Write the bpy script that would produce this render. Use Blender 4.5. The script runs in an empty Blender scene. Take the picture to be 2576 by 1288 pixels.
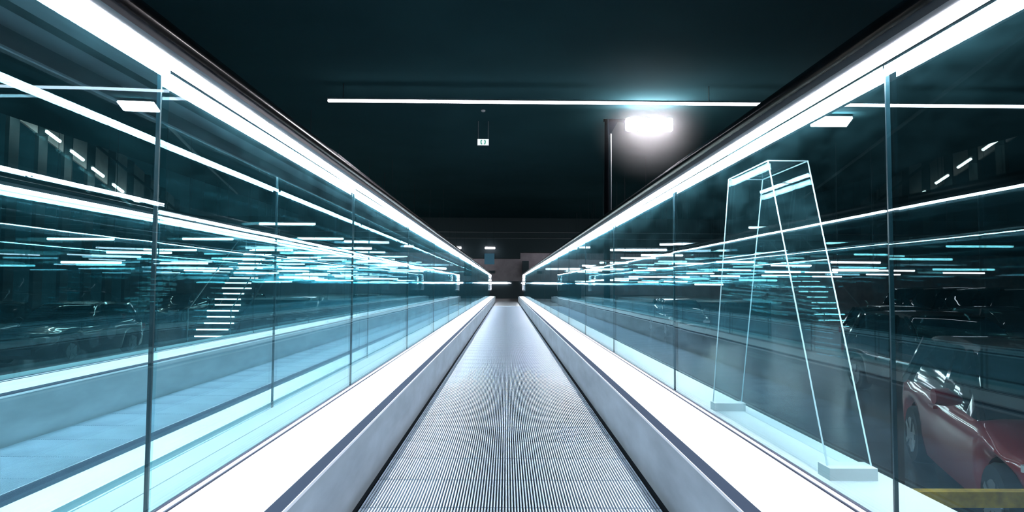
import bpy, bmesh, math, random
from mathutils import Vector, Matrix
random.seed(7)
SC = bpy.context.scene
COL = SC.collection
PI = math.pi

# ------------------------------------------------------------------ camera
F_PX = 1586.0
CAMX, EYE = -0.02, 0.704
cam_d = bpy.data.cameras.new('camera')
cam_d.sensor_width = 36.0
cam_d.lens = 36.0 * F_PX / 2576.0
cam_d.clip_start = 0.02
cam_d.clip_end = 400
cam = bpy.data.objects.new('camera', cam_d)
COL.objects.link(cam)
d = Vector((-14.0, -74.0, -F_PX)).normalized()          # world +Y seen in camera axes
u = Vector((0.0066, 1.0, 0.0)); u = (u - d * u.dot(d)).normalized()
x = d.cross(u)
rot = Matrix((x, d, u))                                  # rows: world axes in camera space -> cam to world
cam.matrix_world = Matrix.Translation((CAMX, 0.0, EYE)) @ rot.to_4x4()
SC.camera = cam

# ------------------------------------------------------------------ world, exposure
SC.view_settings.view_transform = 'Standard'
SC.view_settings.look = 'None'
SC.view_settings.exposure = 0.0
SC.view_settings.gamma = 1.0
SC.view_settings.use_curve_mapping = False
w = bpy.data.worlds.new('night'); SC.world = w
w.use_nodes = True
w.node_tree.nodes['Background'].inputs[0].default_value = (0.0050, 0.0185, 0.0240, 1)
w.node_tree.nodes['Background'].inputs[1].default_value = 1.0
cy = SC.cycles
cy.max_bounces = 8; cy.diffuse_bounces = 2; cy.glossy_bounces = 5; cy.volume_bounces = 0
cy.transparent_max_bounces = 24; cy.transmission_bounces = 4
cy.caustics_reflective = False; cy.caustics_refractive = False
cy.sample_clamp_indirect = 6.0

FLOOR = -1.3
CEIL = 5.7
LED_POWER = 108.0

def at(px, py, Y):
    """a point at depth Y from where it stands in the photo (for measuring real positions)"""
    return (CAMX + (px - 1274.0) / F_PX * Y, Y, EYE + (718.0 - py) / F_PX * Y)

# ------------------------------------------------------------------ materials
def new_mat(name):
    m = bpy.data.materials.new(name); m.use_nodes = True
    nt = m.node_tree; nt.nodes.clear()
    out = nt.nodes.new('ShaderNodeOutputMaterial')
    return m, nt, out

def pbr(name, col, rough=0.5, metal=0.0, noise=0.0, nscale=8.0, bump=0.0, stretch=None, coat=0.0, ior=1.5):
    m, nt, out = new_mat(name)
    p = nt.nodes.new('ShaderNodeBsdfPrincipled')
    p.inputs['Base Color'].default_value = (*col, 1)
    p.inputs['Roughness'].default_value = rough
    p.inputs['Metallic'].default_value = metal
    p.inputs['IOR'].default_value = ior
    p.inputs['Coat Weight'].default_value = coat
    nt.links.new(p.outputs[0], out.inputs[0])
    if noise or bump:
        tc = nt.nodes.new('ShaderNodeTexCoord')
        mp = nt.nodes.new('ShaderNodeMapping')
        if stretch: mp.inputs['Scale'].default_value = stretch
        nt.links.new(tc.outputs['Object'], mp.inputs[0])
        n = nt.nodes.new('ShaderNodeTexNoise')
        n.inputs['Scale'].default_value = nscale; n.inputs['Detail'].default_value = 5
        nt.links.new(mp.outputs[0], n.inputs['Vector'])
        if noise:
            r = nt.nodes.new('ShaderNodeMapRange')
            r.inputs[1].default_value = 0.3; r.inputs[2].default_value = 0.7
            r.inputs[3].default_value = 1 - noise; r.inputs[4].default_value = 1 + noise
            nt.links.new(n.outputs['Fac'], r.inputs[0])
            mx = nt.nodes.new('ShaderNodeVectorMath'); mx.operation = 'SCALE'
            mx.inputs[0].default_value = col
            nt.links.new(r.outputs[0], mx.inputs['Scale'])
            nt.links.new(mx.outputs[0], p.inputs['Base Color'])
        if bump:
            b = nt.nodes.new('ShaderNodeBump'); b.inputs['Strength'].default_value = bump
            b.inputs['Distance'].default_value = 0.02
            nt.links.new(n.outputs['Fac'], b.inputs['Height'])
            nt.links.new(b.outputs[0], p.inputs['Normal'])
    return m

def emit(name, col, strength):
    m, nt, out = new_mat(name)
    e = nt.nodes.new('ShaderNodeEmission')
    e.inputs[0].default_value = (*col, 1); e.inputs[1].default_value = strength
    nt.links.new(e.outputs[0], out.inputs[0])
    return m

def glass_mat(name, tint, dirt=0.03, boost=1.0, wob=0.12, dirt_col=(0.35, 0.75, 0.85), wscale=1.3):
    """clear pane: tinted see-through + mirror reflection by angle + a little dust"""
    m, nt, out = new_mat(name)
    N = nt.nodes.new; L = nt.links.new
    geo = N('ShaderNodeNewGeometry')
    tc = N('ShaderNodeTexCoord')
    nz = N('ShaderNodeTexNoise'); nz.inputs['Scale'].default_value = wscale; nz.inputs['Detail'].default_value = 1.0
    L(tc.outputs['Object'], nz.inputs['Vector'])
    bp = N('ShaderNodeBump'); bp.inputs['Strength'].default_value = wob; bp.inputs['Distance'].default_value = 0.02
    L(nz.outputs['Fac'], bp.inputs['Height'])
    dot = N('ShaderNodeVectorMath'); dot.operation = 'DOT_PRODUCT'
    L(geo.outputs['Incoming'], dot.inputs[0]); L(geo.outputs['Normal'], dot.inputs[1])
    ab = N('ShaderNodeMath'); ab.operation = 'ABSOLUTE'; L(dot.outputs['Value'], ab.inputs[0])
    one = N('ShaderNodeMath'); one.operation = 'SUBTRACT'; one.inputs[0].default_value = 1.0; L(ab.outputs[0], one.inputs[1])
    pw = N('ShaderNodeMath'); pw.operation = 'POWER'; pw.inputs[1].default_value = 5.0; L(one.outputs[0], pw.inputs[0])
    fr = N('ShaderNodeMath'); fr.operation = 'MULTIPLY_ADD'; fr.inputs[1].default_value = 0.94; fr.inputs[2].default_value = 0.05
    L(pw.outputs[0], fr.inputs[0])
    bo = N('ShaderNodeMath'); bo.operation = 'MULTIPLY'; bo.inputs[1].default_value = boost; bo.use_clamp = True
    L(fr.outputs[0], bo.inputs[0])
    tr = N('ShaderNodeBsdfTransparent'); tr.inputs[0].default_value = (*tint, 1)
    gl = N('ShaderNodeBsdfGlossy'); gl.inputs['Roughness'].default_value = 0.0
    gl.inputs['Color'].default_value = (0.70, 0.94, 1.0, 1)
    L(bp.outputs[0], gl.inputs['Normal'])
    mx = N('ShaderNodeMixShader'); L(bo.outputs[0], mx.inputs[0]); L(tr.outputs[0], mx.inputs[1]); L(gl.outputs[0], mx.inputs[2])
    # dust and wiping smears
    mp = N('ShaderNodeMapping'); mp.inputs['Scale'].default_value = (1, 1.0, 3.0); mp.inputs['Rotation'].default_value = (0.5, 0, 0)
    L(tc.outputs['Object'], mp.inputs[0])
    n2 = N('ShaderNodeTexNoise'); n2.inputs['Scale'].default_value = 5.0; n2.inputs['Detail'].default_value = 7; n2.inputs['Roughness'].default_value = 0.7
    L(mp.outputs[0], n2.inputs['Vector'])
    mr = N('ShaderNodeMapRange'); mr.inputs[1].default_value = 0.42; mr.inputs[2].default_value = 0.75
    mr.inputs[3].default_value = dirt * 0.35; mr.inputs[4].default_value = dirt * 2.2
    L(n2.outputs['Fac'], mr.inputs[0])
    mc = N('ShaderNodeMath'); mc.operation = 'MAXIMUM'; mc.inputs[1].default_value = 0.12; L(ab.outputs[0], mc.inputs[0])
    dv = N('ShaderNodeMath'); dv.operation = 'DIVIDE'; dv.use_clamp = True; L(mr.outputs[0], dv.inputs[0]); L(mc.outputs[0], dv.inputs[1])
    df = N('ShaderNodeBsdfDiffuse'); df.inputs[0].default_value = (*dirt_col, 1)
    m2 = N('ShaderNodeMixShader'); L(dv.outputs[0], m2.inputs[0]); L(mx.outputs[0], m2.inputs[1]); L(df.outputs[0], m2.inputs[2])
    L(m2.outputs[0], out.inputs[0])
    return m

M = {}
M['led'] = emit('led_strip_light', (0.91, 0.925, 1.0), LED_POWER)
M['tube'] = emit('fluorescent_tube', (0.93, 0.90, 1.0), 9.0)
M['tube_warm'] = emit('fluorescent_tube_warm', (1.0, 0.97, 0.88), 9.0)
M['tube_teal'] = emit('fluorescent_tube_cool', (0.78, 0.98, 1.0), 14.0)
M['tube_screen'] = emit('screen_lamp_tube', (1.0, 0.97, 0.9), 22.0)
M['flood'] = emit('floodlight_lens', (0.97, 0.91, 0.95), 110.0)
M['sign'] = emit('sign_backlight', (0.93, 0.99, 1.0), 1.0)
M['sign_green'] = emit('sign_green', (0.01, 0.40, 0.30), 0.8)
M['blue_panel'] = emit('blue_lit_panel', (0.10, 0.28, 0.42), 0.3)
M['deck'] = pbr('brushed_aluminium_deck', (0.80, 0.82, 0.86), 0.45, 0.2, 0.05, 3, stretch=(1, 0.2, 1))
M['outer_deck'] = pbr('satin_aluminium_cover', (0.84, 0.87, 0.90), 0.45, 0.1, 0.06, 3)
M['skirt'] = pbr('dull_steel_skirt', (0.35, 0.39, 0.43), 0.4, 0.5, 0.25, 5, stretch=(1, 0.4, 1.6))
M['lip'] = pbr('polished_edge_strip', (0.9, 0.9, 0.93), 0.3, 0.3)
M['stripe'] = pbr('grey_trim_strip', (0.028, 0.038, 0.058), 0.95, 0.0, ior=1.12)
M['gasket'] = pbr('dark_glass_gasket', (0.03, 0.04, 0.08), 0.4)
M['pallet'] = pbr('grooved_aluminium_pallet', (0.31, 0.385, 0.47), 0.45, 0.3, 0.28, 2.2)
M['rubber'] = pbr('black_rubber_handrail', (0.005, 0.006, 0.007), 0.17, ior=1.33)
M['guide'] = pbr('aluminium_handrail_guide', (0.14, 0.14, 0.155), 0.5, 0.3)
M['casing'] = pbr('dark_steel_casing', (0.05, 0.07, 0.08), 0.5, 0.3)
M['plate'] = pbr('dark_landing_plate', (0.03, 0.035, 0.04), 0.45, 0.3)
M['glass'] = glass_mat('balustrade_glass', (0.845, 0.958, 0.97), 0.0021, 0.92, 0.08, dirt_col=(0.25, 0.72, 0.85))
M['guard_glass'] = glass_mat('guard_glass', (0.96, 0.985, 0.99), 0.003, 0.22, 0.0)
M['edge_shine'] = pbr('edge_shine_white', (0.75, 0.9, 0.95), 0.3)
M['joint'] = pbr('dark_panel_joint', (0.01, 0.03, 0.04), 0.3)
M['floor'] = pbr('dark_sealed_car_park_floor', (0.035, 0.04, 0.042), 0.22, 0, 0.3, 1.5, 0.03)
M['landing'] = pbr('dark_landing_floor', (0.02, 0.022, 0.024), 0.5, 0, 0.2, 2)
M['ceiling'] = pbr('dark_painted_ceiling', (0.024, 0.072, 0.084), 0.95, 0, 0.06, 0.5, ior=1.05)
M['wall'] = pbr('grey_concrete_wall', (0.33, 0.30, 0.32), 0.8, 0, 0.15, 2)
M['black'] = pbr('black_painted_steel', (0.02, 0.045, 0.055), 0.6)
M['flat_black'] = pbr('flat_black_finish', (0.006, 0.009, 0.012), 0.9, ior=1.1)
M['grey'] = pbr('grey_painted_steel', (0.30, 0.32, 0.34), 0.5, 0.3)
M['white'] = pbr('white_painted_steel', (0.75, 0.76, 0.78), 0.5)
M['ramp_panel'] = pbr('grey_screen_panel', (0.5, 0.48, 0.48), 0.8, 0, 0.12, 3)
M['yellow'] = pbr('worn_yellow_paint', (0.62, 0.36, 0.02), 0.6, 0, 0.35, 14)
M['red'] = pbr('red_car_paint', (0.24, 0.005, 0.009), 0.3, 0.1, coat=1.0)
M['dark_paint'] = pbr('black_car_paint', (0.01, 0.012, 0.015), 0.25, 0.1, coat=1.0)
M['silver_paint'] = pbr('grey_car_paint', (0.10, 0.12, 0.13), 0.3, 0.5, coat=1.0)
M['car_glass'] = pbr('dark_car_window', (0.006, 0.012, 0.015), 0.05, 0, ior=1.6)
M['tyre'] = pbr('black_tyre_rubber', (0.01, 0.01, 0.011), 0.8)
M['rim'] = pbr('alloy_wheel', (0.4, 0.42, 0.44), 0.3, 0.9)
M['lens'] = pbr('headlamp_lens', (0.85, 0.88, 0.9), 0.1, 0.3, coat=1.0)
M['tail'] = pbr('tail_lamp_red', (0.3, 0.01, 0.01), 0.2, coat=1.0)
M['step'] = pbr('grey_stair_tread', (0.15, 0.18, 0.19), 0.5, 0.2)
M['nosing'] = emit('lit_stair_nosing', (0.85, 0.99, 1.0), 12.0)

# ------------------------------------------------------------------ mesh helpers
class MB:
    def __init__(self): self.bm = bmesh.new()
    def box(self, x0, x1, y0, y1, z0, z1, mat=None):
        vs = [self.bm.verts.new(p) for p in ((x0, y0, z0), (x1, y0, z0), (x1, y1, z0), (x0, y1, z0),
                                             (x0, y0, z1), (x1, y0, z1), (x1, y1, z1), (x0, y1, z1))]
        if mat is not None:
            for v in vs: v.co = mat @ v.co
        for f in ((3, 2, 1, 0), (4, 5, 6, 7), (0, 1, 5, 4), (1, 2, 6, 5), (2, 3, 7, 6), (3, 0, 4, 7)):
            self.bm.faces.new([vs[i] for i in f])
        return self
    def loft(self, rings, closed=True, cap=True):
        rv = [[self.bm.verts.new(p) for p in r] for r in rings]
        n = len(rv[0])
        for a, b in zip(rv, rv[1:]):
            for i in range(n if closed else n - 1):
                j = (i + 1) % n
                self.bm.faces.new((a[i], a[j], b[j], b[i]))
        if cap and closed:
            self.bm.faces.new(list(reversed(rv[0]))); self.bm.faces.new(rv[-1])
        return self
    def tube(self, pts, r, n=10):
        pts = [Vector(p) for p in pts]
        rings = []
        up = None
        for i, p in enumerate(pts):
            t = (pts[min(i + 1, len(pts) - 1)] - pts[max(i - 1, 0)]).normalized()
            if up is None:
                up = Vector((0, 0, 1)) if abs(t.z) < 0.9 else Vector((1, 0, 0))
            s = t.cross(up).normalized(); v = s.cross(t).normalized(); up = v
            rad = r[i] if isinstance(r, (list, tuple)) else r
            rings.append([p + (s * math.cos(2 * PI * k / n) + v * math.sin(2 * PI * k / n)) * rad for k in range(n)])
        return self.loft(rings)
    def hull8(self, a, b):
        """solid between two quads"""
        return self.loft([a, b])
    def build(self, name, mat, parent=None, smooth=False, loc=None):
        bmesh.ops.recalc_face_normals(self.bm, faces=self.bm.faces)
        me = bpy.data.meshes.new(name); self.bm.to_mesh(me); self.bm.free()
        me.materials.append(mat)
        if smooth:
            for p in me.polygons: p.use_smooth = True
            me.set_sharp_from_angle(angle=math.radians(40))
        o = bpy.data.objects.new(name, me); COL.objects.link(o)
        if parent: o.parent = parent
        if loc: o.location = loc
        return o

def tag(o, label, cat, group=None, kind=None):
    if label: o['label'] = label
    if cat: o['category'] = cat
    if group: o['group'] = group
    if kind: o['kind'] = kind
    return o

def empty(name, loc=(0, 0, 0), rz=0.0):
    o = bpy.data.objects.new(name, None); COL.objects.link(o)
    o.location = loc; o.rotation_euler = (0, 0, rz); o.empty_display_size = 0.1
    return o

def children(o): return [c for c in COL.objects if c.parent == o]
def copy_tree(o, parent=None, kids=None):
    if kids is None:
        kids = {}
        for c in COL.objects:
            if c.parent: kids.setdefault(c.parent.name, []).append(c)
    c = o.copy(); COL.objects.link(c); c.parent = parent
    for ch in kids.get(o.name, []): copy_tree(ch, c, kids)
    return c

def struct(name, mb, mat, label=None, cat=None):
    o = mb.build(name, mat); o['kind'] = 'structure'
    if label: o['label'] = label
    if cat: o['category'] = cat
    return o

# ------------------------------------------------------------------ setting
struct('floor', MB().box(-70, 60, -4, 54, FLOOR - 0.2, FLOOR), M['floor'], 'dark sealed car park floor below the walkways', 'floor')
struct('ceiling', MB().box(-15, 60, -4, 54, CEIL, CEIL + 0.3), M['ceiling'], 'dark plain ceiling high above the walkways', 'ceiling')
struct('wall_end', MB().box(-30, 60, 50, 50.3, FLOOR, CEIL), M['wall'], 'grey wall at the far end behind the landing', 'wall')
struct('floor_landing', MB().box(-12, 12, 28.6, 50, FLOOR, 0), M['landing'], 'dark raised landing floor at the far end', 'floor')
struct('ceiling_bulkhead', MB().box(-30, 1.0, 46.6, 47.6, 2.70, CEIL), M['black'], 'black bulkhead hanging in front of the end wall, lower part', 'bulkhead')
struct('ceiling_bulkhead', MB().box(1.0, 60, 46.6, 47.6, 3.16, CEIL), M['black'], 'black bulkhead hanging in front of the end wall, higher part on the right', 'bulkhead')
struct('trim_1', MB().box(-30, 60, 46.55, 46.6, 4.62, 4.65), M['grey'], 'upper thin pale line along the bulkhead', 'trim')
struct('trim_2', MB().box(-30, 60, 46.55, 46.6, 4.18, 4.20), M['grey'], 'lower thin pale line along the bulkhead', 'trim')

# ------------------------------------------------------------------ moving walkway
Y0, YB, YE = -1.6, 21.6, 27.5
PITCH, NPAL0 = 0.2845, 0

def pallet_mesh():
    mb = MB(); n = 100; wid = 0.955; pit = wid / n
    prof = []
    for i in range(n):
        a = -wid / 2 + i * pit
        prof += [(a + pit * 0.04, -0.022), (a + pit * 0.12, 0.0), (a + pit * 0.50, 0.0), (a + pit * 0.58, -0.022)]
    rings = []
    for yy in (0.003, PITCH - 0.004):
        rings.append([(p[0], yy, p[1]) for p in prof] + [(wid / 2, yy, -0.05), (-wid / 2, yy, -0.05)])
    mb.loft(rings)
    return mb

def sweep(prof, path):
    """profile points (x, n) swept along a path of (y, z, ny, nz): n runs along the normal"""
    return [[(px, y + pn * ny, z + pn * nz) for px, pn in prof] for y, z, ny, nz in path]

R_NEW = 0.34
def rail_path(end_angle=PI, tail=0.35):
    zc = 1.172 - R_NEW
    pts = [(Y0, 1.172, 0, 1), (5, 1.172, 0, 1), (12, 1.172, 0, 1), (20, 1.172, 0, 1)]
    k = 14
    for i in range(k + 1):
        a = end_angle * i / k
        pts.append((YE + R_NEW * math.sin(a), zc + R_NEW * math.cos(a), math.sin(a), math.cos(a)))
    if tail: pts.append((YE - tail, zc - R_NEW, 0, -1))
    return pts

def make_walkway(joint_near, joint_step, outer, outer_led, first=None):
    root = empty('moving_walkway', (0, 0, 0))
    if first:
        p0 = first.copy(); COL.objects.link(p0); p0.parent = root
    else:
        p0 = pallet_mesh().build('pallet', M['pallet'], root)
    k0 = -4
    p0.location = (0, 2.034 - PITCH + k0 * PITCH, 0)
    npal = int((YB - p0.location.y) / PITCH)
    for i in range(1, npal):
        c = p0.copy(); COL.objects.link(c); c.parent = root
        c.location = (0, p0.location.y + i * PITCH, 0)
    yend = p0.location.y + npal * PITCH
    MB().box(-0.495, 0.495, yend, yend + 0.35, -0.05, 0.004).build('comb_plate', M['skirt'], root)
    MB().box(-0.498, 0.498, yend + 0.35, 28.55, -0.05, 0.0).build('landing_plate', M['plate'], root)
    MB().box(-0.81, 0.81, Y0, 28.55, FLOOR, -0.06).build('casing', M['casing'], root)
    for s in (-1, 1):
        def X(a, b): return (a, b) if s > 0 else (-b, -a)
        # skirt with its lip and sloped trim stripe
        MB().box(*X(0.502, 0.515), Y0, 28.2, -0.06, 0.206).build('skirt_panel', M['skirt'], root)
        MB().box(*X(0.4785, 0.502), Y0, 28.2, -0.06, -0.012).build('skirt_gap_shade', M['flat_black'], root)  # black strip puts the shade of the belt-side gap into colour
        MB().box(*X(0.498, 0.515), Y0, 28.2, 0.206, 0.2145).build('skirt_lip', M['lip'], root)
        tw = 0.565 if (not outer_led and s > 0) else 0.530
        tz = 0.2147 if tw > 0.55 else 0.2225
        sec = [(0.500, 0.2147), (tw, tz), (tw, 0.205), (0.5155, 0.205)]
        MB().loft([[(s * a, y, z) for a, z in sec] for y in (Y0, 28.2)]).build('trim_strip', M['stripe'], root)
        sec = [(tw, tz), (0.716, 0.233), (0.716, 0.20), (tw, 0.20)]
        MB().loft([[(s * a, y, z) for a, z in sec] for y in (Y0, 28.2)]).build('inner_deck', M['deck'], root)
        mb = MB()
        for a, b, z in ((0.718, 0.722, 0.236), (0.735, 0.7385, 0.240)):
            mb.box(*X(a, b), Y0, 28.2, 0.205, z)
        mb.build('glass_gasket', M['deck'] if (not outer_led and s > 0) else M['gasket'], root)
        MB().box(*X(0.722, 0.735), Y0, 28.2, 0.20, 0.236).build('glazing_bead', M['deck'], root)
        MB().box(*X(0.7385, 0.7605), Y0, 28.2, 0.19, 0.222).build('glass_channel', M['deck'] if (not outer_led and s > 0) else M['gasket'], root)
        MB().box(*X(0.7605, outer[(s + 1) // 2]), Y0, 28.2, 0.19, 0.228).build('outer_deck', M['outer_deck'], root)
        MB().box(*X(outer[(s + 1) // 2] - 0.014, outer[(s + 1) // 2]), Y0, 28.2, -0.06, 0.19).build('outer_panel', M['casing'], root)
        # glass panes, each standing a touch differently
        js, st = joint_near[0 if s < 0 else 1], joint_step[0 if s < 0 else 1]
        edges = [js - 2 * st + i * st for i in range(40)]
        edges = [e for e in edges if e < YE - 0.4]
        edges.append(YE + 0.12)
        for a, b in zip(edges, edges[1:]):
            if b - a < 0.2: continue
            L = b - a - 0.007
            mb = MB()
            if b < YE:
                mb.box(-0.006, 0.006, -L / 2, L / 2, 0.222, 1.160)
            else:
                ym = L / 2
                pr = [(-ym, 0.222), (ym, 0.222)] + [(ym + 0.22 * math.sin(t), 0.83 + 0.33 * math.cos(t)) for t in [PI * (1 - i / 8) for i in range(9)]] + [(-ym, 1.160)]
                pr = [(-ym, 0.222), (ym, 0.222), (ym, 0.5)] + pr[2:]
                mb.loft([[(xx, q[0], q[1]) for q in pr] for xx in (-0.006, 0.006)])
            if b < YE:
                MB().box(s * 0.7495 - 0.004, s * 0.7495 + 0.004, b - 0.0025, b + 0.0025, 0.222, 1.156).build('panel_joint', M['joint'], root)
            g = mb.build('glass_panel', M['glass'], root)
            g.location = (s * 0.7495, (a + b) / 2, 0)
            g.rotation_euler = (0, 0.014 * (-s) if (outer_led and s < 0 and a < 1.2) else random.uniform(-0.0015, 0.0015), random.uniform(-0.0022, 0.0022))
        # handrail guide, light strip and the moving handrail
        flange = 0.0 if outer_led and s > 0 else (0.012 if outer_led else 0.034)
        gp = [(0.676, -0.014), (0.676, 0.004), (0.826, 0.004), (0.826, -0.014), (0.766, -0.014), (0.766, -0.014 - flange), (0.757, -0.014 - flange), (0.757, -0.006), (0.742, -0.006), (0.739, -0.014)]
        MB().loft(sweep([(s * a, n) for a, n in gp], rail_path())).build('handrail_guide', M['guide'], root)
        lp = [(0.697, -0.0148), (0.697, -0.0120), (0.7375, -0.0120), (0.7375, -0.0148)]
        MB().loft(sweep([(s * a, n) for a, n in lp], rail_path(PI * 0.62, 0))).build('light_strip', M['led'], root)
        if outer_led and s > 0:
            lp = [(0.764, -0.0148), (0.764, -0.0120), (0.786, -0.0120), (0.786, -0.0148)]
            MB().loft(sweep([(s * a, n) for a, n in lp], rail_path(PI * 0.62, 0))).build('light_strip', M['led'], root)
        hp = [(0.672, 0.0), (0.668, 0.012), (0.668, 0.024), (0.674, 0.037), (0.690, 0.047), (0.75, 0.052), (0.812, 0.047), (0.828, 0.037),
              (0.834, 0.024), (0.834, 0.012), (0.830, 0.0), (0.826, 0.004), (0.826, 0.006), (0.676, 0.006), (0.676, 0.004)]
        MB().loft(sweep([(s * a, n) for a, n in hp], rail_path())).build('handrail', M['rubber'], root, smooth=True)
    return root

walk = make_walkway((1.31, 1.255), (1.68, 1.63), (0.838, 0.945), True)
tag(walk, 'moving walkway in the middle with grooved belt and lit glass balustrades', 'moving walkway')
walk2 = make_walkway((1.02, 0.81), (1.68, 1.68), (0.92, 0.838), False, first=[c for c in children(walk) if c.name == 'pallet'][0])
walk2.location = (-1.68, 0, 0)
tag(walk2, 'second parallel moving walkway seen through the glass on the left', 'moving walkway')

# tapered glass guard on the outer deck at the right
gr = empty('glass_guard', (0.855, 2.03, 0.228))
tag(gr, 'tapered clear glass guard box with bright edges standing on the right outer deck', 'glass guard')
zb, zt = 0.0, 0.885
B = [(-0.07, -0.45, zb), (0.04, -0.45, zb), (0.04, 0.44, zb), (-0.07, 0.44, zb)]
T = [(-0.03, -0.01, zt), (0.10, -0.01, zt), (0.10, 0.35, zt), (-0.03, 0.35, zt)]
B = [Vector(p) for p in B]; T = [Vector(p) for p in T]
cen = (sum(B, Vector()) + sum(T, Vector())) / 8
for i in range(4):
    j = (i + 1) % 4
    q = [B[i], B[j], T[j], T[i]]
    nrm = (q[1] - q[0]).cross(q[3] - q[0]).normalized() * 0.006
    if nrm.dot(cen - q[0]) < 0: nrm = -nrm
    MB().loft([[Vector(p) for p in q], [p + nrm for p in q]]).build('side_pane', M['guard_glass'], gr)
MB().loft([T, [p + Vector((0, 0, 0.006)) for p in T]]).build('top_pane', M['guard_glass'], gr)
for i in range(4):  # pale edge strips carry the shine of lit polished edges in their colour
    MB().tube([B[i], T[i]], 0.0022, 6).build('edge_shine_strip', M['edge_shine'], gr)
    MB().tube([T[i], T[(i + 1) % 4]], 0.0022, 6).build('top_edge_shine', M['edge_shine'], gr)
MB().box(-0.075, 0.044, -0.46, -0.40, 0.0, 0.03).build('foot_clamp', M['outer_deck'], gr)
MB().box(-0.075, 0.044, 0.40, 0.45, 0.0, 0.03).build('foot_clamp', M['outer_deck'], gr)

# ------------------------------------------------------------------ lamps
def bar_lamp(p, q, label, cat='lamp', mat='tube', r=0.04, rods=True, group=None, name='linear_ceiling_lamp', top=CEIL, rod_at=(0.12, 0.88), rod_r=0.012):
    p, q = Vector(p), Vector(q); mid = (p + q) / 2
    root = empty(name, mid); tag(root, label, cat, group)
    a, b = p - mid, q - mid
    off = Vector((0, 0, r * 0.9))
    t = (b - a).normalized(); sd = t.cross(Vector((0, 0, 1))).normalized()
    MB().loft([[e + sd * r * 1.1 + off, e - sd * r * 1.1 + off, e - sd * r * 0.7 + off * 2.2, e + sd * r * 0.7 + off * 2.2] for e in (a, b)]).build('housing', M['white'], root)
    MB().tube([a - t * 0.0 , a + t * r * 0.5, b - t * r * 0.5, b], [r * 0.5, r, r, r * 0.5], 8).build('tube', M[mat], root, smooth=True)
    if rods:
        for f in rod_at:
            e = a.lerp(b, f) + off * 2.2
            MB().tube([e, (e.x, e.y, top - mid.z)], rod_r, 5).build('hanging_rod', M['black'], root)
    return root

bar_lamp(at(817, 252, 15.5), (14.5, 15.5, at(0, 252, 15.5)[2]), 'very long white light bar hanging across above the walkway', r=0.036, rod_at=(0.02, 0.5, 0.98))
bar_lamp(at(865, 610, 28), at(978, 612, 28), 'white light bar near the third glass pane on the left', r=0.05)
bar_lamp(at(1055, 667, 43), at(1140, 667, 43), 'white light bar just left of the walkway end', r=0.06)
bar_lamp(at(1146, 624, 46), at(1160, 624, 46), 'short light bar on the bulkhead close to the left handrail', r=0.08)
bar_lamp(at(1219, 624, 46), at(1245, 624, 46), 'short pinkish light bar on the bulkhead over the blue panel', r=0.08)
bar_lamp(at(1457, 621, 46), at(1485, 621, 46), 'short light bar on the bulkhead close to the right handrail', r=0.07)
bar_lamp(at(1535, 627, 30), at(1678, 626, 30), 'white light bar behind the second glass pane on the right', r=0.055)
bar_lamp(at(1372, 676, 43), at(1460, 675, 43), 'white light bar just right of the walkway end', r=0.07)

# dashes of lamps stepping down along the sloping screen on the left
for i, (px, py) in enumerate(((55, 300), (128, 350), (190, 398), (243, 440), (295, 480), (340, 512), (-20, 252))):
    Y = 20.8 * F_PX / (1274 - px)
    c = Vector(at(px, py, Y)); dv = Vector((0, 0.47, -0.14))
    sl = bar_lamp(c - dv, c + dv, 'short white lamp in the sloping row along the grey screen panels', mat='tube_screen', r=0.06, rods=False,
             group='lamps along the sloping screen', name='sloping_lamp')
    MB().box(-0.62, -0.03, -0.02, 0.02, 0.04, 0.08).build('wall_bracket', M['black'], sl)

# car park lamps on both sides: short tubes across, hung in rows
n_l = 0
def park_lamps(rows, side):
    for X, ys, z, ln, mat in rows:
        for yy in ys:
            xx = X + random.uniform(-0.3, 0.3); zz = z + random.uniform(-0.12, 0.12)
            bar_lamp((xx - ln / 2, yy, zz), (xx + ln / 2, yy, zz),
                     'tube lamp in the rows over the car park on the %s of the walkways' % side, mat=mat, r=0.035, rod_r=0.007,
                     group='tube lamps over the car park, %s' % side, name='tube_lamp')
park_lamps([(-6.5, [18, 22, 26, 30, 34, 38, 42, 46], 2.3, 1.6, 'tube_teal'),
            (-9.5, [20, 25, 30, 35, 40, 45], 2.0, 1.6, 'tube_teal'),
            (-13, [19, 24, 33, 38, 43, 48], 1.9, 2.0, 'tube_teal'),
            (-11.2, [19.5, 33, 37, 42, 47], 1.6, 2.0, 'tube_teal'),
            (-13.6, [21, 26.5, 31, 40, 46], 1.45, 2.0, 'tube_teal'),
            (-8, [24, 33, 41, 48], 1.25, 1.6, 'tube'), (-7.2, [21, 29, 36, 44], 0.95, 1.3, 'tube_teal'), (-10.4, [36, 38.4, 46], 0.85, 1.5, 'tube_teal'), (-3.6, [33, 39, 44], 1.6, 0.9, 'tube_teal'),
            (-14, [29, 36, 45], 1.2, 1.6, 'tube'), (-4.9, [25, 31, 37, 43], 1.75, 1.2, 'tube_teal')], 'left')
park_lamps([(6.0, [24, 29, 35, 40, 45], 1.9, 1.6, 'tube_teal'),
            (9.5, [26, 32, 38, 44], 1.8, 1.6, 'tube_teal'),
            (14, [25, 31, 38, 45], 1.7, 2.0, 'tube'),
            (19, [31, 38, 45], 1.55, 2.0, 'tube'),
            (24, [33, 40, 47], 1.5, 2.2, 'tube'), (4.6, [27, 33, 38, 43], 1.6, 1.2, 'tube_teal'), (8, [31, 36, 41], 1.25, 1.6, 'tube'), (5.4, [30, 37, 42], 0.95, 1.3, 'tube_teal'), (10.5, [33, 40, 46], 0.9, 1.5, 'tube_teal'), (12, [21.5, 28, 34], 1.3, 1.6, 'tube_teal')], 'right')

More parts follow.
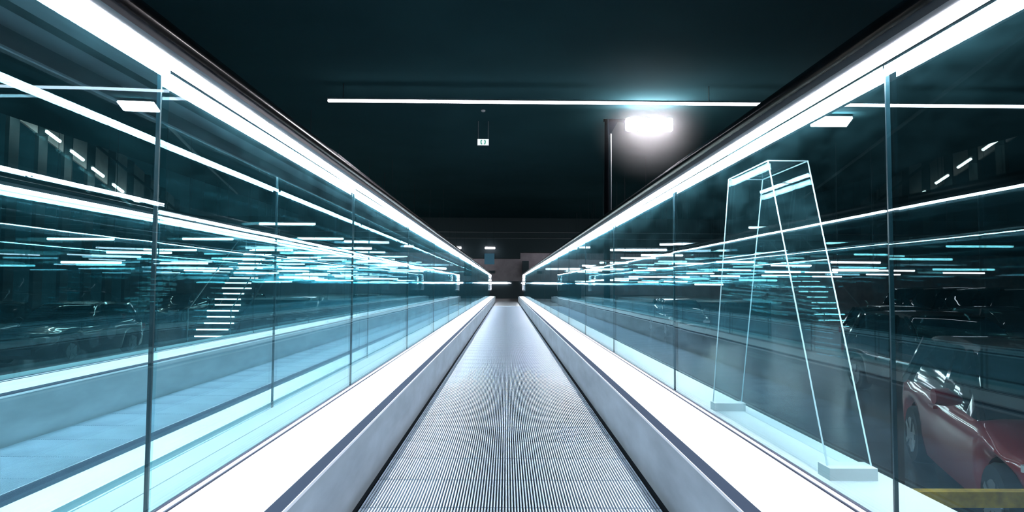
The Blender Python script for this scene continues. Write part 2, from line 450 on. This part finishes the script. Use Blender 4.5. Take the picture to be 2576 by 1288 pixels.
# floodlight on a mast, right of the walkway
FY = 17.4
fx0, _, fz0 = at(1527, 293, FY)
ms = empty('floodlight_mast', (fx0, FY, FLOOR)); tag(ms, 'dark floodlight mast with a glaring lamp head under the ceiling, right of the walkway', 'floodlight')
H = fz0 - FLOOR - 0.02
MB().tube([(0, 0, 0), (0, 0, H * 0.5), (0, 0, H)], [0.10, 0.08, 0.065], 10).build('pole', M['flat_black'], ms, smooth=True)
MB().box(-0.2, 0.2, -0.2, 0.2, 0, 0.03).build('base_plate', M['flat_black'], ms)
mb = MB(); mb.box(-0.09, 1.6, -0.03, 0.03, H - 0.06, H + 0.02)
mb.hull8([(0, -.03, H - .42), (0.09, -.03, H - .42), (0.09, .03, H - .42), (0, .03, H - .42)], [(-0.06, -.03, H), (0.34, -.03, H), (0.34, .03, H), (-0.06, .03, H)])
mb.build('bracket_arm', M['flat_black'], ms)
lx = (1630 - 1527) / F_PX * FY
hd = MB().box(-0.63, 0.63, -0.07, 0.07, 0.0, 0.10).build('lamp_head', M['flat_black'], ms, loc=(lx, -0.05, H - 0.12))
mb = MB()
for k in range(8):
    xx = -0.56 + 1.12 * k / 7
    mb.tube([(xx, -0.19, -0.25), (xx, -0.19, -0.22), (xx, -0.19, 0.08), (xx, -0.19, 0.11)], [0.05, 0.09, 0.09, 0.05], 10)
mb.build('lamp_lens', M['flood'], hd)
MB().tube([(0.10, -0.09, 3.2), (0.105, -0.09, H * 0.7), (0.10, -0.09, H - 0.42)], [0.006, 0.012, 0.022], 5).build('lit_edge_strip', M['white'], ms)  # white strip paints the lit right edge of the pole
# scattering volume added to make a halo around the lamp head
m, nt, out = new_mat('halo_scatter')
vs = nt.nodes.new('ShaderNodeVolumeScatter'); vs.inputs['Color'].default_value = (0.95, 0.96, 1, 1)
tc = nt.nodes.new('ShaderNodeTexCoord'); vl = nt.nodes.new('ShaderNodeVectorMath'); vl.operation = 'LENGTH'
nt.links.new(tc.outputs['Object'], vl.inputs[0])
mr = nt.nodes.new('ShaderNodeMapRange'); mr.interpolation_type = 'SMOOTHSTEP'
mr.inputs[1].default_value = 0.3; mr.inputs[2].default_value = 1.75; mr.inputs[3].default_value = 0.085; mr.inputs[4].default_value = 0.0
nt.links.new(vl.outputs['Value'], mr.inputs[0]); nt.links.new(mr.outputs[0], vs.inputs['Density'])
nt.links.new(vs.outputs[0], out.inputs['Volume'])
hz = (fx0 + lx, FY - 0.25, fz0 - 0.18)
mb = MB(); bmesh.ops.create_icosphere(mb.bm, subdivisions=3, radius=1.8)
for v in mb.bm.verts: v.co.z = min(v.co.z, CEIL - 0.02 - hz[2])
halo_obj = mb.build('halo_volume', m, loc=hz)
tag(halo_obj, 'faint scattering volume added as a halo around the floodlight head under the ceiling', 'halo_volume', kind='stuff')
f2 = empty('floodlight', at(2102, 297, 18.0)); tag(f2, 'floodlight hanging from a rod, seen through the right glass', 'floodlight')
hd2 = MB().box(-0.54, 0.54, -0.2, 0.2, 0.06, 0.14).build('lamp_head', M['flat_black'], f2); hd2.rotation_euler = (math.radians(-25), 0, 0)
MB().box(-0.52, 0.52, -0.19, 0.19, 0.0, 0.06).build('lamp_lens', M['flood'], hd2)
MB().tube([(0.40, 0.02, 0.10), (0.40, 0.02, CEIL - f2.location.z)], 0.014, 5).build('hanging_rod', M['grey'], f2)

# hanging sign and detector
sg = empty('hanging_sign', at(1212.5, 355.5, 19)); tag(sg, 'small backlit sign with green symbol hanging on two cords over the walkway', 'sign')
MB().box(-0.175, 0.175, -0.02, 0.02, -0.098, 0.098).build('sign_box', M['white'], sg)
MB().box(-0.168, 0.168, -0.024, -0.0202, -0.092, 0.092).build('sign_face', M['sign'], sg)
mb = MB()
for s in (-1, 1):
    pts = [(s * 0.035, -0.0255, 0.060), (s * 0.062, -0.0255, 0.045), (s * 0.064, -0.0255, 0.0), (s * 0.060, -0.0255, -0.04), (s * 0.035, -0.0255, -0.066)]
    for a, b in zip(pts, pts[1:]): mb.tube([a, b], 0.018, 6)
mb.build('sign_symbol', M['sign_green'], sg)
for s in (-1, 1):
    MB().tube([(s * 0.15, 0, 0.098), (s * 0.15, 0, CEIL - sg.location.z)], 0.008, 5).build('cord', M['grey'], sg)
dt = empty('smoke_detector', (at(1212, 273, 17.8)[0], 17.8, CEIL)); tag(dt, 'small round white detector on the ceiling above the hanging sign', 'detector')
MB().tube([(0, 0, 0), (0, 0, -0.03), (0, 0, -0.05)], [0.06, 0.06, 0.03], 16).build('detector_body', M['white'], dt)

struct('trim_3', MB().hull8([at(-60, -28, 11.4), at(92, 115, 13.0), at(-60, 50, 12.2)], [Vector(at(-60, -28, 11.4)) + Vector((0, 0, .05)), Vector(at(92, 115, 13.0)) + Vector((0, 0, .05)), Vector(at(-60, 50, 12.2)) + Vector((0, 0, .05))]), M['white'], 'triangular ceiling panel at the far upper left, coloured pale as if lit', 'ceiling panel')  # white stands in for the light on this ceiling triangle
# ceiling pipe
pp = MB().tube([(-6.5, 5, CEIL - 0.13), (-8.05, 10.8, CEIL - 0.13), (-12.7, 27, CEIL - 0.13), (-14.6, 34, CEIL - 0.13)], 0.05, 8).build('ceiling_pipe', M['grey'])
tag(pp, 'thin grey pipe running diagonally under the ceiling at upper left', 'pipe')

# ------------------------------------------------------------------ far end
br = empty('dark_barrier', (0.7, 34, 0)); tag(br, 'low black barrier wall across the far end of the walkway with a light line', 'barrier')
MB().box(-3.3, 3.3, -0.1, 0.1, 0, 0.94).build('barrier_panel', M['black'], br)
for a, b in ((-2.7, -0.46), (0.07, 2.4)):
    MB().tube([(a, -0.13, 0.83), (a + 0.1, -0.13, 0.83), (b - 0.25, -0.13, 0.83), (b, -0.13, 0.83)], [0.02, 0.045, 0.045, 0.01], 8).build('light_line', M['tube'], br)
bp = MB().box(-1.66, -0.92, 46.50, 46.60, 2.25, 3.05).build('blue_panel', M['blue_panel']); tag(bp, 'dim blue lit panel under the pinkish light bar at the far end', 'panel')
db = MB().box(1.22, 1.72, 49.2, 49.98, 1.45, 2.62).build('dark_display_board', M['black']); tag(db, 'upright black board on the grey end wall', 'board')
vt = MB().box(-1.45, -0.95, 49.9, 50.0, 1.66, 1.86).build('wall_vent', M['black']); tag(vt, 'small black slot vent in the grey end wall', 'vent')
hidden_fill = bar_lamp((-14, 48.4, 3.3), (-1, 48.4, 3.3), 'added unseen lamp behind the lower bulkhead brightening the end wall', mat='tube', r=0.05, rods=False)  # hidden lamp added only to light the end wall
hidden_fill = bar_lamp((1.2, 48.4, 3.6), (14, 48.4, 3.6), 'added unseen lamp behind the higher bulkhead brightening the end wall', mat='tube', r=0.05, rods=False)  # second hidden lamp, added to brighten the wall's right part

# ------------------------------------------------------------------ sloping screen on the left
sc = empty('sloping_screen', (-21.5, 26.0, FLOOR)); tag(sc, 'sloping grey screen with dark upright posts beyond the glass on the left', 'screen')
def zlow(Y): return EYE + 6.8 - 0.30 * (Y - 28.8)
def ztop(Y): return zlow(Y) + 2.3
ys = [25.6 + 1.71 * i for i in range(-3, 10)]
for i, (a, b) in enumerate(zip(ys, ys[1:])):
    q = [(a + 0.3, zlow(a + 0.3)), (b - 0.3, zlow(b - 0.3)), (b - 0.3, ztop(b - 0.3)), (a + 0.3, ztop(a + 0.3))]
    MB().loft([[(xx, p[0] - 26.0, p[1] - FLOOR) for p in q] for xx in (-0.1, 0.0)]).build('screen_panel', M['ramp_panel'], sc)
for a in ys:
    MB().loft([[(-0.12, a - 0.28 - 26, 0), (0.06, a - 0.28 - 26, 0), (0.06, a + 0.28 - 26, 0), (-0.12, a + 0.28 - 26, 0)],
               [(-0.12, a - 0.28 - 26, ztop(a) - FLOOR), (0.06, a - 0.28 - 26, ztop(a) - FLOOR), (0.06, a + 0.28 - 26, ztop(a) - FLOOR), (-0.12, a + 0.28 - 26, ztop(a) - FLOOR)]]).build('post', M['black'], sc)
def rail_band(f, h):
    a, b = ys[0], ys[-1]
    za, zb2 = zlow(a) * (1 - f) + ztop(a) * f, zlow(b) * (1 - f) + ztop(b) * f
    return MB().loft([[(-0.02, a - 26, za - FLOOR - h), (0.08, a - 26, za - FLOOR - h), (0.08, a - 26, za - FLOOR + h), (-0.02, a - 26, za - FLOOR + h)],
                      [(-0.02, b - 26, zb2 - FLOOR - h), (0.08, b - 26, zb2 - FLOOR - h), (0.08, b - 26, zb2 - FLOOR + h), (-0.02, b - 26, zb2 - FLOOR + h)]])
rail_band(0.68, 0.07).build('cross_rail', M['black'], sc)

# ------------------------------------------------------------------ lit staircase on the left
st = empty('lit_staircase', (-10.3, 22.0, FLOOR)); tag(st, 'staircase with glowing step edges beyond the glass on the left', 'staircase')
NS = 17; rise = 3.5 / NS; run = 0.36
for i in range(NS):
    tr = MB().box(-0.7 - 0.035 * i, 0.7 - 0.035 * i, i * run, (i + 1) * run + 0.02, (i + 1) * rise - 0.05, (i + 1) * rise).build('tread', M['step'], st)
    x0 = -0.62 - 0.035 * i + random.uniform(0, 0.25)
    MB().box(x0, 0.62 - 0.035 * i - random.uniform(0, 0.25), i * run - 0.02, i * run - 0.001, (i + 1) * rise - 0.045, (i + 1) * rise - 0.005).build('step_light', M['nosing'], tr)
for s in (-1, 1):
    q0 = [(s * 0.74 - 0.02, -0.05, 0), (s * 0.74 + 0.02, -0.05, 0), (s * 0.74 + 0.02, 0.1, 0.25), (s * 0.74 - 0.02, 0.1, 0.25)]
    dx, dy, dz = -0.035 * NS, NS * run, NS * rise
    MB().loft([[Vector(p) for p in q0], [Vector(p) + Vector((dx, dy, dz - 0.25)) for p in q0]]).build('stringer', M['black'], st)
    MB().tube([(s * 0.74, 0, 0), (s * 0.74, 0, 1.1), (s * 0.74 + dx, dy, dz + 0.9), (s * 0.74 + dx, dy + 0.1, dz - 0.1)], 0.022, 6).build('stair_rail', M['grey'], st)

# ------------------------------------------------------------------ cars
def smooth_step(t): t = max(0, min(1, t)); return t * t * (3 - 2 * t)
def interp(x, pts):
    for (a, va), (b, vb) in zip(pts, pts[1:]):
        if x <= b: return va + (vb - va) * smooth_step((x - a) / (b - a))
    return pts[-1][1]

def make_car(paint, label, loc, rz, L=4.1, W=1.78, Hh=1.48, van=False, name='car', group=None, roof=None):
    root = empty(name, loc, rz); tag(root, label, 'van' if van else 'car', group)
    hl, hw = L / 2, W / 2
    wb = L * 0.31; wr = 0.32
    fx, rx = wb, -wb * 1.0
    hood = 0.92 if not van else 1.05
    belt = 0.95 if not van else 1.08
    deck = 0.98 if not van else 1.08
    wsb, wst = L * 0.20, L * 0.03                         # windscreen base and top
    rwb, rwt = (-L * 0.44, -L * 0.33)
    if van: wsb, wst, rwb, rwt = L * 0.30, L * 0.16, -L * 0.48, -L * 0.45
    top = [(-hl, 0.72 if not van else 0.9), (-hl + 0.18, deck), (rwb, deck), (wsb, hood), (hl - 0.5, hood - 0.13), (hl - 0.12, hood - 0.26), (hl, 0.50)]
    wid = [(-hl, hw * 0.80), (-hl + 0.35, hw * 0.97), (-0.3, hw), (hl - 0.9, hw * 0.98), (hl - 0.25, hw * 0.88), (hl, hw * 0.62)]
    def low(x):
        z = 0.20
        for wx in (fx, rx):
            dd = abs(x - wx)
            if dd < wr + 0.06: z = max(z, 0.30 + math.sqrt(max(0, (wr + 0.06) ** 2 - dd * dd)))
        return z
    rings = []
    n = 64
    for i in range(n + 1):
        xx = -hl + L * i / n
        zt = interp(xx, top); w_ = interp(xx, wid); zl = low(xx)
        zs = min(belt - 0.12, zt - 0.08); zs = max(zs, zl + 0.03); zt = max(zt, zs + 0.03)
        half = [(w_ * 0.94, zl), (w_ * 0.99, zl + (zs - zl) * 0.35), (w_, zl + (zs - zl) * 0.7), (w_ * 0.985, zs), (w_ * 0.93, zs + (zt - zs) * 0.6), (w_ * 0.75, zt - 0.01), (0.0, zt + 0.015)]
        rings.append([(xx, -a, z) for a, z in half] + [(xx, a, z) for a, z in reversed(half[:-1])])
    MB().loft(rings).build('body_shell', paint, root, smooth=True)
    # greenhouse: windows below, roof skin and pillars over them
    zr = Hh
    gh = [(wsb, hood - 0.02, 0.80), (wst, zr - 0.05, 0.66), ((wst + rwt) / 2, zr, 0.66), (rwt, zr - 0.04, 0.64), (rwb, deck - 0.02, 0.78)]
    xs = [wsb + (rwb - wsb) * i / 24 for i in range(25)]
    def roofz(xx):
        if xx > wst: t = (wsb - xx) / (wsb - wst); return hood - 0.02 + (zr - 0.05 - hood + 0.02) * math.sin(t * PI / 2) ** 0.9
        if xx < rwt: t = (xx - rwb) / (rwt - rwb); return deck - 0.02 + (zr - 0.05 - deck + 0.02) * math.sin(t * PI / 2) ** 0.9
        t = (xx - rwt) / (wst - rwt); return zr - 0.05 + 0.05 * math.sin(t * PI)
    rings = []
    for xx in xs:
        z1 = roofz(xx); z0 = min(belt, hood) - 0.06; f = max(0.0, (z1 - z0) / (zr - z0))
        wt = hw * (0.93 - 0.20 * f)
        z1 = max(z1, z0 + 0.05)
        rings.append([(xx, -hw * 0.93, z0), (xx, -wt, z1 - 0.05), (xx, -wt * 0.9, z1), (xx, wt * 0.9, z1), (xx, wt, z1 - 0.05), (xx, hw * 0.93, z0)])
    MB().loft(rings).build('window_glass', M['car_glass'], root, smooth=True)
    rings = []
    for i in range(13):
        xx = wst + 0.05 + (rwt - 0.05 - wst - 0.05) * i / 12
        z1 = roofz(xx) + 0.012; wt = hw * 0.74
        rings.append([(xx, -wt, z1 - 0.06), (xx, -wt * 0.9, z1), (xx, 0, z1 + 0.012), (xx, wt * 0.9, z1), (xx, wt, z1 - 0.06), (xx, 0, z1 - 0.05)])
    MB().loft(rings).build('roof_panel', roof or paint, root, smooth=True)
    for s in (-1, 1):
        z0 = min(belt, hood) - 0.04
        MB().tube([(wsb, s * hw * 0.90, z0), ((wsb + wst) / 2, s * hw * 0.845, roofz((wsb + wst) / 2) - 0.03), (wst, s * hw * 0.755, zr - 0.075)], 0.032, 6).build('pillar', M['car_glass'], root, smooth=True)
        MB().tube([(-0.15, s * hw * 0.94, z0), (-0.18, s * hw * 0.75, zr - 0.045)], 0.035, 6).build('pillar', M['car_glass'], root)
        MB().tube([(rwb + 0.1, s * hw * 0.92, z0), (rwt, s * hw * 0.75, zr - 0.06)], 0.05, 6).build('pillar', M['car_glass'], root)
        m_ = MB(); m_.tube([(wsb - 0.28, s * hw * 0.98, 1.0), (wsb - 0.26, s * (hw + 0.10), 1.03), (wsb - 0.25, s * (hw + 0.20), 1.03)], [0.035, 0.085, 0.07], 10)
        m_.build('door_mirror', paint, root, smooth=True)
        hx = hl - 0.24
        h_ = MB(); h_.loft([[(hx - 0.22, s * hw * 0.90, 0.60), (hx - 0.22, s * hw * 0.90, 0.72), (hx - 0.22, s * hw * 0.78, 0.73), (hx - 0.22, s * hw * 0.78, 0.60)],
                            [(hx + 0.13, s * hw * 0.80, 0.60), (hx + 0.13, s * hw * 0.80, 0.68), (hx + 0.15, s * hw * 0.50, 0.68), (hx + 0.15, s * hw * 0.50, 0.60)]])
        h_.build('headlamp', M['lens'], root)
        MB().box(-hl - 0.01, -hl + 0.14, min(s * hw * 0.55, s * hw * 0.86), max(s * hw * 0.55, s * hw * 0.86), 0.66, 0.82).build('tail_lamp', M['tail'], root)
        MB().box(-0.35, -0.17, min(s * hw * 0.985, s * (hw + 0.025)), max(s * hw * 0.985, s * (hw + 0.025)), 0.80, 0.825).build('door_handle', paint, root)
        for wx in (fx, rx):
            rg = []
            for k, (rr, yy) in enumerate(((0.18, 0.0), (wr - 0.02, 0.0), (wr, 0.03), (wr, 0.17), (wr - 0.02, 0.2), (0.18, 0.2))):
                rg.append([(math.cos(2 * PI * q / 24) * rr, s * (yy - 0.1), math.sin(2 * PI * q / 24) * rr) for q in range(24)])
            wh = MB().loft(rg).build('wheel', M['tyre'], root, smooth=True, loc=(wx, s * (hw - 0.12), wr))
            r2 = MB(); r2.tube([(0, s * 0.09, 0), (0, s * 0.105, 0)], 0.19, 20)
            for q in range(5):
                a = 2 * PI * q / 5
                r2.box(0, 0.2, -0.012, 0.012, -0.03, 0.03, Matrix.Translation((0, s * 0.106, 0)) @ Matrix.Rotation(a, 4, 'Y'))
            r2.build('rim', M['rim'], wh)
    MB().box(hl - 0.10, hl + 0.015, -hw * 0.5, hw * 0.5, 0.28, 0.42).build('front_grille', M['black'], root)
    return root

zf = FLOOR
red = make_car(M['red'], 'red car parked close to the walkway on the right', (5.05, 5.85, zf), math.atan2(-0.94, -0.35), L=4.1, roof=M['dark_paint'])  # black roof paint stands in for shade on the red top
make_car(M['dark_paint'], 'black car parked behind the red car on the right', (7.6, 11.0, zf), math.radians(-95), L=4.4, Hh=1.56)
v0 = make_car(M['silver_paint'], 'tall van, nearest of the row facing the walkway on the right', (21.6, 25.6, zf), math.radians(180), L=4.6, W=1.9, Hh=2.02, van=True, name='van', group='vans parked in a row on the right')
for k, lb in enumerate(('tall van second in the row facing the walkway on the right', 'tall van third in the row facing the walkway on the right', 'tall van farthest in the row facing the walkway on the right')):
    v = copy_tree(v0); v.location = (21.6 + 0.3 * k, 28.4 + 2.8 * k, zf); v['label'] = lb
c0 = make_car(M['dark_paint'], 'dark parked car nearest the second walkway on the left', (-11.6, 17.0, zf), math.radians(-90), name='car', group='cars parked on the left')
spots = [(-14.4, 16.8, 'dark parked car beside the nearest one on the left'), (-17.3, 17.2, 'dark parked car at the end of the front row on the left'),
         (-20.2, 17.0, 'dark parked car at far left of the front row'), (-7.4, 33, 'dark parked car in the back row behind the staircase, nearest the walkway'),
         (-14.0, 33.4, 'dark parked car in the back row left of the staircase'), (-17.0, 33.0, 'dark parked car farthest left in the back row')]
for xx, yy, lb in spots:
    c = copy_tree(c0); c.location = (xx, yy, zf); c['label'] = lb
c1 = make_car(M['dark_paint'], 'dark parked car beyond the black car on the right', (10.8, 17.0, zf), math.radians(-90), name='car', group='dark cars parked on the right')
for xx, yy, lb in ((13.8, 17.2, 'dark parked car second of the row on the right'), (7.2, 26.5, 'dark parked car by the far glass panes on the right')):
    c = copy_tree(c1); c.location = (xx, yy, zf); c['label'] = lb

# yellow crash rail in front of the red car
yr = empty('crash_rail', (2.6, 3.7, FLOOR)); tag(yr, 'worn yellow crash rail low in front of the red car', 'barrier')
zz = 1.3 + at(0, 1240, 3.7)[2]
MB().box(-0.9, 1.3, -0.03, 0.03, zz - 0.045, zz + 0.045).build('rail_beam', M['yellow'], yr)
for xx in (-0.6, 0.9):
    MB().box(xx - 0.04, xx + 0.04, 0.03, 0.10, 0, zz + 0.03).build('rail_post', M['black'], yr)
